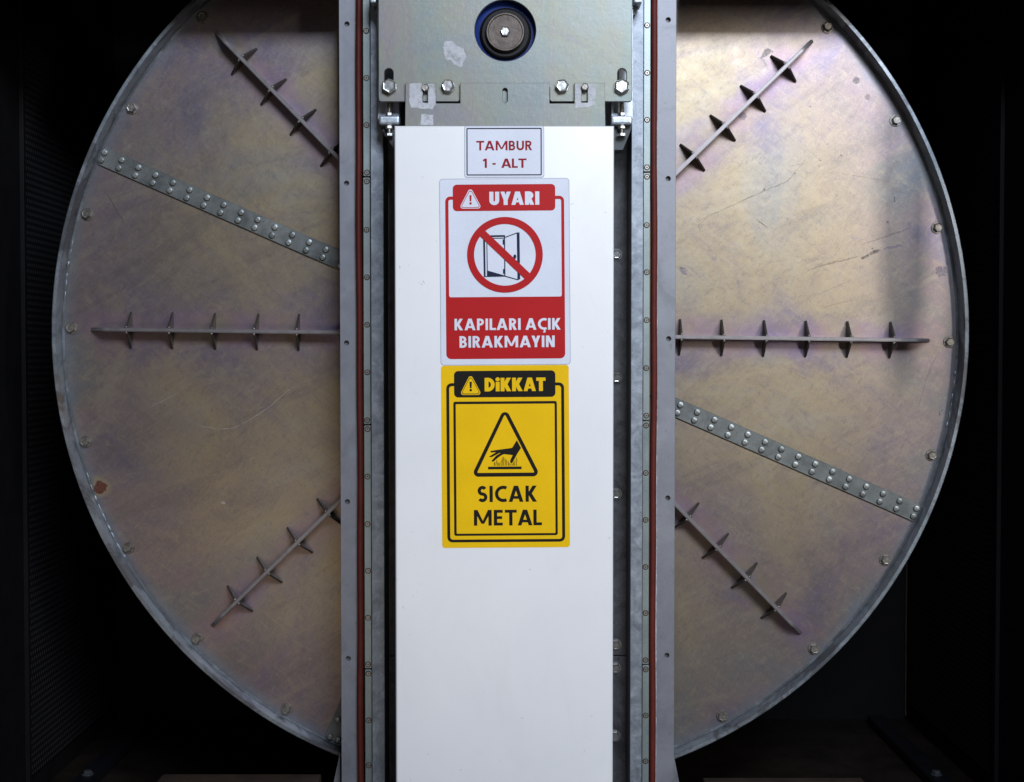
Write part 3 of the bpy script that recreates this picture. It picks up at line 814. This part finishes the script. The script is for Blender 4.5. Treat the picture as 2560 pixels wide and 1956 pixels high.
# tensioning screws
for sg, side in ((-1, "left"), (1, "right")):
    YB = -.185
    a, b = (272, 408) if sg < 0 else (1757, 1896)
    mid = 340 if sg < 0 else 1827
    t = root("tensioner", "tensioning screw with zinc block and nuts at the %s corner of the white cover" % side, "tensioner", (P1(mid, 800, YB)[0], YB, P1(mid, 800, YB)[1]), "tensioning screws beside the white cover")
    xa, za = P1(a, 798, YB); xb, zb = P1(b, 739, YB)
    part("block", boxm("block", xa, xb, YB, -.1655, za, zb, bev=.0045, seg=3), M['block'], t)
    ga, gb = (a + 4, 372 + 40) if sg < 0 else (1740, b - 4)
    if sg < 0: gp = [P1(274, 801, -.17), P1(410, 801, -.17), P1(410, 985, -.17), P1(372, 960, -.17), P1(304, 850, -.17)]
    else: gp = [P1(1760, 801, -.17), P1(1894, 801, -.17), P1(1880, 850, -.17), P1(1835, 960, -.17), P1(1760, 962, -.17)]
    part("block_gusset", plate("block_gusset", gp, -.170, -.136, ch=.0006), M['dark'], t)
    xm = P1(mid, 700, YB + .006)[0]
    def vcyl(name, r0, z_a, z_b, n, mat):
        bm = bmesh.new(); zs_ = [(r0 * .8, z_a), (r0, z_a + .0006), (r0, z_b - .0006), (r0 * .8, z_b)]
        rings = [[bm.verts.new((xm + r_ * math.cos(2 * math.pi * i / n + .2), YB + .006 + r_ * math.sin(2 * math.pi * i / n + .2), zz)) for i in range(n)] for r_, zz in zs_]
        for p, q in zip(rings, rings[1:]):
            for i in range(n): bm.faces.new((p[i], p[(i + 1) % n], q[(i + 1) % n], q[i]))
        bm.faces.new(rings[0]); bm.faces.new(rings[-1]); return part(name, bm_mesh(bm, name, 40 if n > 8 else None), mat, t)
    zf = lambda y_: P1(mid, y_, YB)[1]
    vcyl("threaded_rod", .0031, zf(862), zf(645), 12, M['rimbolt'])
    vcyl("nut", .0058, zf(738.5), zf(718), 6, M['bolt'])
    vcyl("nut", .0064, zf(822), zf(802), 6, M['bolt'])
    vcyl("nut", .0078, zf(870), zf(850), 6, M['bolt'])
    # the thread as a stack of thin collars
    bm = bmesh.new()
    zz = zf(716)
    while zz < zf(650):
        for i in range(10):
            pass
        rr = [[bm.verts.new((xm + r_ * math.cos(2 * math.pi * i / 10), YB + .006 + r_ * math.sin(2 * math.pi * i / 10), zz + dz)) for i in range(10)] for r_, dz in ((.0031, -.0005), (.0037, 0), (.0031, .0005))]
        for p, q in zip(rr, rr[1:]):
            for i in range(10): bm.faces.new((p[i], p[(i + 1) % 10], q[(i + 1) % 10], q[i]))
        zz += .0012
    part("thread", bm_mesh(bm, "thread", 60), M['rimbolt'], t)
    # upper bracket at the top edge of the picture
    u = root("bracket", "short zinc bracket at the top %s edge of the mounting plate" % side, "bracket", (X(939 if sg < 0 else 1590, -.16), -.16, Z(20, -.16)), "upper brackets beside the mounting plate")
    xa, xb = (X(931, -.165), X(945, -.165)) if sg < 0 else (X(1581, -.165), X(1600, -.165))
    part("bracket_block", boxm("bracket_block", xa, xb, -.185, -.1385, Z(9, -.18), Z(-40, -.18), bev=.002), M['block'], u)
    gp = [W(1581, 10.5, -.16), W(1598, 10.5, -.16), W(1588, 38, -.16), W(1581, 38, -.16)] if sg > 0 else [W(945, 10.5, -.16), W(932, 10.5, -.16), W(940, 38, -.16), W(945, 38, -.16)]
    part("bracket_gusset", plate("bracket_gusset", gp, -.160, -.1385, ch=.0004), M['dark'], u)

# ================================================================= white cover
YC = -.25
xa, zt = W(985.2, 314.5, YC); xb, _ = W(1535.6, 314.5, YC)
bm = bmesh.new()
vs = []
box(bm, xa, xb, YC, -.10, ZB + .02, zt)
es = [e for e in bm.edges if (e.verts[0].co.y < YC + .001 and e.verts[1].co.y < YC + .001)]
bmesh.ops.bevel(bm, geom=es, offset=.0042, segments=4, affect='EDGES', profile=.5)
cover = part("cover_panel", bm_mesh(bm, "cover_panel", 35), M['white'])
cover["label"] = "tall white powder coated cover panel carrying three signs"; cover["category"] = "panel"

# ================================================================= signs
INK = dict(white=mat_print("ink_white", (.66, .69, .78)), film=mat_print("film", (.56, .60, .69), .3), red=mat_print("ink_red", (.43, .012, .014)), dred=mat_print("ink_dark_red", (.26, .008, .018)),
           black=mat_print("ink_black", (.010, .009, .008)), navy=mat_print("ink_navy", (.012, .018, .045)), yellow=mat_print("ink_yellow", (.82, .50, .004)), edge=mat_print("film_edge_shade", (.30, .34, .42)))


class Sign:
    """shapes are given in photo pixels, turned by `tilt` about the centre and laid on the cover"""
    def __init__(s, name, label, cat, c, tilt):
        s.c = c; s.t = R(tilt); s.layer = 0
        x_, z_ = W(*c, YC); s.root = root(name, label, cat, (x_, YC, z_))
    def tf(s, p):
        dx, dy = p[0] - s.c[0], p[1] - s.c[1]
        return (s.c[0] + dx * math.cos(s.t) + dy * math.sin(s.t), s.c[1] - dx * math.sin(s.t) + dy * math.cos(s.t))
    def add(s, name, polys, ink, lay, holes=None):
        Y = YC - .0004 - .00022 * lay
        bm = bmesh.new()
        for i, poly in enumerate(polys):
            yy = Y - .000015 * (i % 6)
            pts = [W(*s.tf(p), YC) for p in poly]
            vs = [bm.verts.new((x_, yy, z_)) for x_, z_ in pts]
            edges = [bm.edges.new((vs[k - 1], vs[k])) for k in range(len(vs))]
            if holes and i == 0:
                for h in holes:
                    hv = [bm.verts.new((a[0], yy, a[1])) for a in (W(*s.tf(p), YC) for p in h)]
                    edges += [bm.edges.new((hv[k - 1], hv[k])) for k in range(len(hv))]
            bmesh.ops.triangle_fill(bm, use_beauty=True, use_dissolve=False, edges=edges, normal=(0, -1, 0))
        for f in bm.faces:
            if f.normal.y > 0: f.normal_flip()
        me = bpy.data.meshes.new(name); bm.to_mesh(me); bm.free()
        return part(name, me, INK[ink], s.root)
    def backing(s, x0, x1, y0, y1, r, ink, edge):
        pts = [W(*s.tf(p), YC) for p in rrect(x0, x1, y0, y1, r)]
        part("backing", plate("backing", pts, YC - .00035, YC + .0002, ch=0), INK[edge], s.root)  # with the grey ink, this margin paints the sticker's thin edge shadow
        s.add("face", [rrect(x0 + 1.3, x1 - 1.3, y0 + 1.3, y1 - 1.3, r - 1)], ink, 0)


def para(xb, yb, xt, yt, hw): return [(xb - hw / 2, yb), (xb + hw / 2, yb), (xt + hw / 2, yt), (xt - hw / 2, yt)]
def rect(x0, y0, x1, y1): return [(x0, y0), (x1, y0), (x1, y1), (x0, y1)]
def arc(cx_, cy_, rx, ry, a0, a1, n=14): return [(cx_ + rx * math.cos(R(a0 + (a1 - a0) * i / n)), cy_ + ry * math.sin(R(a0 + (a1 - a0) * i / n))) for i in range(n + 1)]


def stroke(pts, wd):
    L, Rr = [], []
    n = len(pts)
    for i in range(n):
        p = Vector(pts[i]); a = (p - Vector(pts[i - 1])) if i else (Vector(pts[1]) - p); b = (Vector(pts[i + 1]) - p) if i < n - 1 else a
        a = a.normalized(); b = b.normalized()
        na, nb = Vector((-a.y, a.x)), Vector((-b.y, b.x)); m = (na + nb); m = m.normalized() if m.length > 1e-6 else na
        k = wd / 2 / max(.4, m.dot(na))
        L.append(tuple(p + m * k)); Rr.append(tuple(p - m * k))
    return L + Rr[::-1]


def glyph(ch, w, wide=1.0):
    """strokes of a sans capital, height 1; returns polygons and advance width"""
    h = w * (1.12 if w < .23 else .98)
    cb = .85 if w < .23 else .62
    if ch == 'T': Wd = (.72 if w < .23 else .64) * wide; return [rect(0, 1 - w * .92, Wd, 1), rect(Wd / 2 - w / 2, 0, Wd / 2 + w / 2, 1 - w * .9)], Wd
    if ch == 'A':
        Wd = (.78 if w < .23 else .70) * wide + w * .55; return [para(h / 2, 0, Wd / 2 - h * .08, 1, h), para(Wd - h / 2, 0, Wd / 2 + h * .08, 1, h), rect(Wd * .24, .19, Wd * .76, .19 + w * cb)], Wd
    if ch == 'M':
        Wd = (.98 if w < .23 else .84) * wide + w * .5
        return [rect(0, 0, w, 1), rect(Wd - w, 0, Wd, 1), [(0, 1), (w * 1.12, 1), (Wd / 2 + w * .42, .12), (Wd / 2 - w * .42, .12)], [(Wd, 1), (Wd - w * 1.12, 1), (Wd / 2 - w * .42, .12), (Wd / 2 + w * .42, .12)]], Wd
    if ch in 'BPRD':
        Wd = {'B': .56, 'P': .54, 'R': .58, 'D': .66}[ch] * wide + w * .15
        out = [rect(0, 0, w, 1)]
        def bowl(yb, yt, xr):
            ry = (yt - yb - w * .9) / 2; cy_ = (yt + yb) / 2; rx = min(ry, xr * .55); cxx = xr - w / 2 - rx
            return stroke([(w * .5, yt - w * .45), (cxx, yt - w * .45)] + arc(cxx, cy_, rx, ry, 90, -90)[1:-1] + [(cxx, yb + w * .45), (w * .5, yb + w * .45)], w * .95)
        if ch == 'D':
            ry = (1 - w * .9) / 2; rx = Wd * .52; cxx = Wd - w / 2 - rx
            out.append(stroke([(w * .5, 1 - w * .45), (cxx, 1 - w * .45)] + arc(cxx, .5, rx, ry, 90, -90, 20)[1:-1] + [(cxx, w * .45), (w * .5, w * .45)], w * .97))
        elif ch == 'B': out += [bowl(.5 - w * .42, 1, Wd * .93), bowl(0, .5 + w * .45, Wd)]
        else:
            out.append(bowl(.40 if ch == 'P' else .42, 1, Wd * (1 if ch == 'P' else .94)))
            if ch == 'R': out.append(para(Wd - h * .45, 0, Wd * .50, .46, h))
        return out, Wd
    if ch == 'U':
        Wd = .68 * wide; rx = (Wd - w) / 2; ry = min(rx * 1.05, .42)
        return [stroke([(w / 2, 1)] + arc(Wd / 2, ry + w * .48, rx, ry, 180, 360, 18) + [(Wd - w / 2, 1)], w)], Wd
    if ch == 'L': Wd = .50 * wide + w * .1; return [rect(0, 0, w, 1), rect(w, 0, Wd, w * .92)], Wd
    if ch == 'I': return [rect(0, 0, w, 1)], w
    if ch == 'i': return [rect(0, 0, w, .70), circle(w / 2, .89, w * .56, 14)], w
    if ch == '1': return [rect(.16, 0, .16 + w, 1), [(.16, 1), (.16, 1 - w * 1.25), (0, .80 - w * .55), (0, .80 + w * .40)]], .16 + w
    if ch == '-': return [rect(0, .34, .30, .34 + w * .92)], .30
    if ch == 'K': Wd = .58 * wide + w * .55; return [rect(0, 0, w, 1), para(w * 1.05, .44, Wd - h * .6, 1, h * 1.12), para(Wd - h * .55, 0, w * 1.15, .56, h * 1.12)], Wd
    if ch == 'Y': Wd = .66 * wide + w * .2; return [rect(Wd / 2 - w / 2, 0, Wd / 2 + w / 2, .46), para(Wd / 2, .36, h / 2, 1, h), para(Wd / 2, .36, Wd - h / 2, 1, h)], Wd
    if ch == 'N': Wd = .66 * wide + w * .2; return [rect(0, 0, w, 1), rect(Wd - w, 0, Wd, 1), [(0, 1), (w * 1.2, 1), (Wd, 0), (Wd - w * 1.2, 0)]], Wd
    if ch == 'E': Wd = .52 * wide + w * .1; return [rect(0, 0, w, 1), rect(w, 1 - w * .92, Wd, 1), rect(w, 0, Wd, w * .92), rect(w, .5 - w * .42, Wd * .93, .5 + w * .46)], Wd
    if ch in 'CÇ':
        Wd = .70 * wide; rx = Wd * .58; cxx = rx + w / 2; ry = .5 - w * .46
        out = [stroke(arc(cxx, .5, rx, ry, 62, 298, 26), w)]
        if ch == 'Ç': out.append(stroke([(cxx + .02, .02), (cxx + .01, -.07), (cxx + .07, -.12), (cxx + .05, -.19), (cxx - .08, -.21)], w * .5))
        return out, Wd
    if ch == 'S':
        Wd = .60 * wide; rx = (Wd - w) / 2; r2 = (1 - w * .95) / 4; k = w * .475
        up = arc(Wd / 2, 1 - k - r2, rx * .94, r2, 32, 250, 16); lo = arc(Wd / 2, k + r2, rx, r2, 70, -148, 16)
        return [stroke(up + lo, w)], Wd
    return [], .30


def text(sign, name, txt, x0, x1, y0, y1, w, ink, lay, gap=.12, wide=1.0, space=.30):
    polys = []; pen = 0
    for i, ch in enumerate(txt):
        if ch == ' ': pen += space; continue
        g_, adv = glyph(ch, w, wide)
        gp = gap * (.45 if (ch in 'AYTL' and i + 1 < len(txt) and txt[i + 1] in 'AYTL') else 1)
        polys += [[(p[0] + pen, p[1]) for p in poly] for poly in g_]; pen += adv + gp
    xs = [p[0] for po in polys for p in po]; lo, hi = min(xs), max(xs)
    k = (x1 - x0) / (hi - lo)
    sign.add(name, [[(x0 + (p[0] - lo) * k, y1 - p[1] * (y1 - y0)) for p in po] for po in polys], ink, lay)


def ring_of(x0, x1, y0, y1, r, t): return rrect(x0, x1, y0, y1, r), [rrect(x0 + t, x1 - t, y0 + t, y1 - t, max(.8, r - t))]


def rtri(ax, ay, bx0, bx1, by, r, n=7):
    """rounded triangle (apex, base), given by its outer bounds"""
    P = [Vector((ax, ay)), Vector((bx1, by)), Vector((bx0, by))]; out = []
    for i in range(3):
        p, a, b = P[i], (P[i - 1] - P[i]).normalized(), (P[(i + 1) % 3] - P[i]).normalized()
        half = a.angle(b) / 2; c = p + (a + b).normalized() * (r / math.sin(half))
        sa = c + (-(Vector((-a.y, a.x))) if (Vector((-a.y, a.x))).dot(c - p) > 0 else Vector((-a.y, a.x))) * r
        sb = c + (-(Vector((-b.y, b.x))) if (Vector((-b.y, b.x))).dot(c - p) > 0 else Vector((-b.y, b.x))) * r
        a0 = math.atan2(sa.y - c.y, sa.x - c.x); a1 = math.atan2(sb.y - c.y, sb.x - c.x)
        d = (a1 - a0 + math.pi) % (2 * math.pi) - math.pi
        out += [(c.x + r * math.cos(a0 + d * k / n), c.y + r * math.sin(a0 + d * k / n)) for k in range(n + 1)]
    return out


# --- name plate
s1 = Sign("name_sign", "small white sign with dark red TAMBUR 1 - ALT lettering at the cover top", "sign", (1260.7, 379.7), .15)
s1.backing(1161, 1360.5, 315, 444.6, 6, 'white', 'edge')
o_, h_ = ring_of(1166.2, 1354.3, 320.4, 439.2, 3, 2.8)
s1.add("border", [o_], 'navy', 1, h_)
text(s1, "lettering", "TAMBUR", 1190.8, 1330.2, 352.6, 376.4, .198, 'dred', 1, .13, 1.12)
text(s1, "lettering", "1 - ALT", 1207.5, 1316.3, 397, 420.2, .198, 'dred', 1, .11, 1.05, .40)

# --- red and white warning
C2 = lambda x_, y_: (1080 + x_ / 2.7083, 300 + y_ / 2.7083)
s2 = Sign("warning_sign", "red and white warning sign showing a crossed out open door, headed UYARI", "sign", C2(494, 1029), .42)
u = lambda v: v / 2.7083
def R2(x0, x1, y0, y1, r): a, b = C2(x0, y0), C2(x1, y1); return rrect(a[0], b[0], a[1], b[1], u(r))
a, b = C2(54, 397), C2(934, 1660); s2.backing(a[0], b[0], a[1], b[1], u(24), 'white', 'edge')
s2.add("red_frame", [R2(93, 898, 517, 1618, 34)], 'red', 1, [R2(115, 878, 539, 1199, 13)])
s2.add("banner", [R2(145, 838, 437, 616, 27)], 'red', 2)
ax = 264
s2.add("triangle_outline", [[C2(*p) for p in rtri(ax, 452, 186, 342, 600, 16)]], 'white', 3, [[C2(*p) for p in rtri(ax, 464, 194, 334, 595.5, 13)]])
s2.add("triangle_fill", [[C2(*p) for p in rtri(ax, 473, 201, 327, 591, 10)]], 'white', 3)
s2.add("exclamation_mark", [[C2(*p) for p in [(257, 510), (272, 510), (270, 551), (259, 551)]], [C2(*p) for p in circle(264.5, 565, 8.5, 16)]], 'red', 4)
a, b = C2(392, 487), C2(730, 577)
text(s2, "lettering", "UYARI", a[0], b[0], a[1], b[1], .275, 'white', 3, .085, .98)
cc = C2(495, 914)
s2.add("prohibition_ring", [circle(*cc, u(256), 72)], 'red', 4, [circle(*cc, u(209), 72)])
q = math.sqrt(.5); L_, T_ = u(225), u(25.5)
th = R(44)
bar = [(cc[0] + i * L_ * math.cos(th) - j * T_ * math.sin(th), cc[1] + i * L_ * math.sin(th) + j * T_ * math.cos(th)) for i, j in ((-1, -1), (1, -1), (1, 1), (-1, 1))]
s2.add("prohibition_bar", [bar], 'red', 5)
E8 = lambda p: (1160 + p[0] / 8, 530 + p[1] / 8)
dd = [[(388, 470), (425, 470), (432, 1300), (398, 1300)], [(388, 470), (823, 466), (823, 500), (388, 504)], [(455, 520), (470, 520), (476, 1290), (461, 1290)], [(455, 520), (812, 520), (812, 534), (455, 534)],
      [(806, 466), (826, 466), (828, 1295), (808, 1295)], [(398, 1284), (828, 1278), (828, 1294), (398, 1300)], [(470, 1172), (815, 1275), (815, 1290), (470, 1290)],
      [(780, 552), (806, 552), (806, 655), (780, 655)], [(782, 1143), (808, 1143), (808, 1240), (782, 1240)],
      [(820, 505), (1062, 416), (1116, 416), (1116, 434), (1062, 434), (822, 522)], [(1062, 416), (1116, 416), (1122, 1350), (1070, 1368)], [(826, 1280), (1072, 1350), (1072, 1368), (826, 1298)], circle(1019, 898, 30, 18)]
dd[-1] = [(1019 + 29 * math.cos(t), 898 + 44 * math.sin(t)) for t in [2 * math.pi * i / 18 for i in range(18)]]
s2.add("door_symbol", [[E8(p) for p in po] for po in dd], 'navy', 3)
a, b = C2(150, 1345), C2(868, 1423); text(s2, "lettering", "KAPILARI AÇIK", a[0], b[0], a[1], b[1], .198, 'white', 3, .12, .96, .26)
a, b = C2(183, 1463), C2(827, 1541); text(s2, "lettering", "BIRAKMAYIN", a[0], b[0], a[1], b[1], .198, 'white', 3, .12, .96)

# --- yellow caution
C3 = lambda x_, y_: (1080 + x_ / 3.5, 900 + y_ / 3.5)
s3 = Sign("caution_sign", "yellow and black hot metal caution sign headed DiKKAT below the red sign", "sign", C3(643, 846), .42)
u3 = lambda v: v / 3.5
def R3(x0, x1, y0, y1, r): a, b = C3(x0, y0), C3(x1, y1); return rrect(a[0], b[0], a[1], b[1], u3(r))
a, b = C3(84, 48), C3(1202, 1642); s3.backing(a[0], b[0], a[1], b[1], u3(26), 'yellow', 'yellow')
s3.add("outer_frame", [R3(129, 1160, 201, 1594, 46)], 'black', 1, [R3(155, 1134, 227, 1570, 24)])
s3.add("inner_frame", [R3(190, 1096, 363, 1537, 18)], 'black', 1, [R3(211, 1076, 385, 1518, 6)])
s3.add("banner", [R3(198, 1084, 95, 326, 36)], 'black', 2)
ax = 343
s3.add("triangle_outline", [[C3(*p) for p in rtri(ax, 118, 246, 440, 305, 20)]], 'yellow', 3, [[C3(*p) for p in rtri(ax, 134, 256, 430, 299, 17)]])
s3.add("triangle_fill", [[C3(*p) for p in rtri(ax, 145, 264, 422, 293, 13)]], 'yellow', 3)
s3.add("exclamation_mark", [[C3(*p) for p in [(333, 190), (354, 190), (351, 245), (336, 245)]], [C3(*p) for p in circle(343.5, 263, 11, 16)]], 'black', 4)
a, b = C3(465, 157), C3(998, 275); text(s3, "lettering", "DiKKAT", a[0], b[0], a[1], b[1], .265, 'yellow', 3, .065, .98)
E84 = lambda p: (1170 + p[0] / 8.4, 1010 + p[1] / 8.4)
s3.add("triangle_border", [[E84(p) for p in rtri(782, 52, 60, 1525, 1527, 98, 10)]], 'black', 1, [[E84(p) for p in rtri(781, 215, 186, 1398, 1447, 18, 5)]])
hand = [(1030, 765), (1114, 930), (1042, 1040), (945, 1215), (925, 1243), (903, 1252), (888, 1235), (884, 1200), (892, 1175), (938, 1078), (850, 1066), (755, 1056), (700, 1082), (640, 1122), (585, 1165), (545, 1205), (515, 1212), (493, 1200), (510, 1178),
        (560, 1120), (600, 1080), (682, 1034), (668, 1028), (590, 1070), (500, 1115), (462, 1117), (446, 1104), (500, 1070), (560, 1035), (588, 1014), (545, 1014), (495, 1022), (480, 1012), (466, 992), (500, 984), (600, 968), (780, 945), (900, 930), (932, 920), (950, 890), (1000, 808)]
s3.add("hand_symbol", [[E84(p) for p in hand]], 'black', 1)
s3.add("hot_plate", [[E84(p) for p in [(420, 1318), (1124, 1318), (1124, 1374), (420, 1374)]]], 'black', 1)
fl = [(545, 1242), (565, 1215), (605, 1180), (632, 1218), (660, 1236), (697, 1178), (722, 1128), (747, 1110), (780, 1140), (808, 1168), (842, 1205), (862, 1245), (895, 1262), (925, 1262), (957, 1220), (985, 1185), (1020, 1132)]
polys = []
for i, (x_, y_) in enumerate(fl):
    pts = []; n = 9
    for k in range(n + 1):
        t = k / n; yy = 1300 + (y_ - 1300) * t
        pts.append((x_ + 5.5 * math.sin(t * (1300 - y_) / 24 + i * .6), yy))
    polys.append([E84(p) for p in stroke(pts, 11)])
s3.add("heat_waves", polys, 'black', 1)
a, b = C3(397, 1102), C3(916, 1243); text(s3, "lettering", "SICAK", a[0], b[0], a[1], b[1], .20, 'black', 1, .13, 1.0)
a, b = C3(363, 1312), C3(958, 1449); text(s3, "lettering", "METAL", a[0], b[0], a[1], b[1], .20, 'black', 1, .13, 1.0)
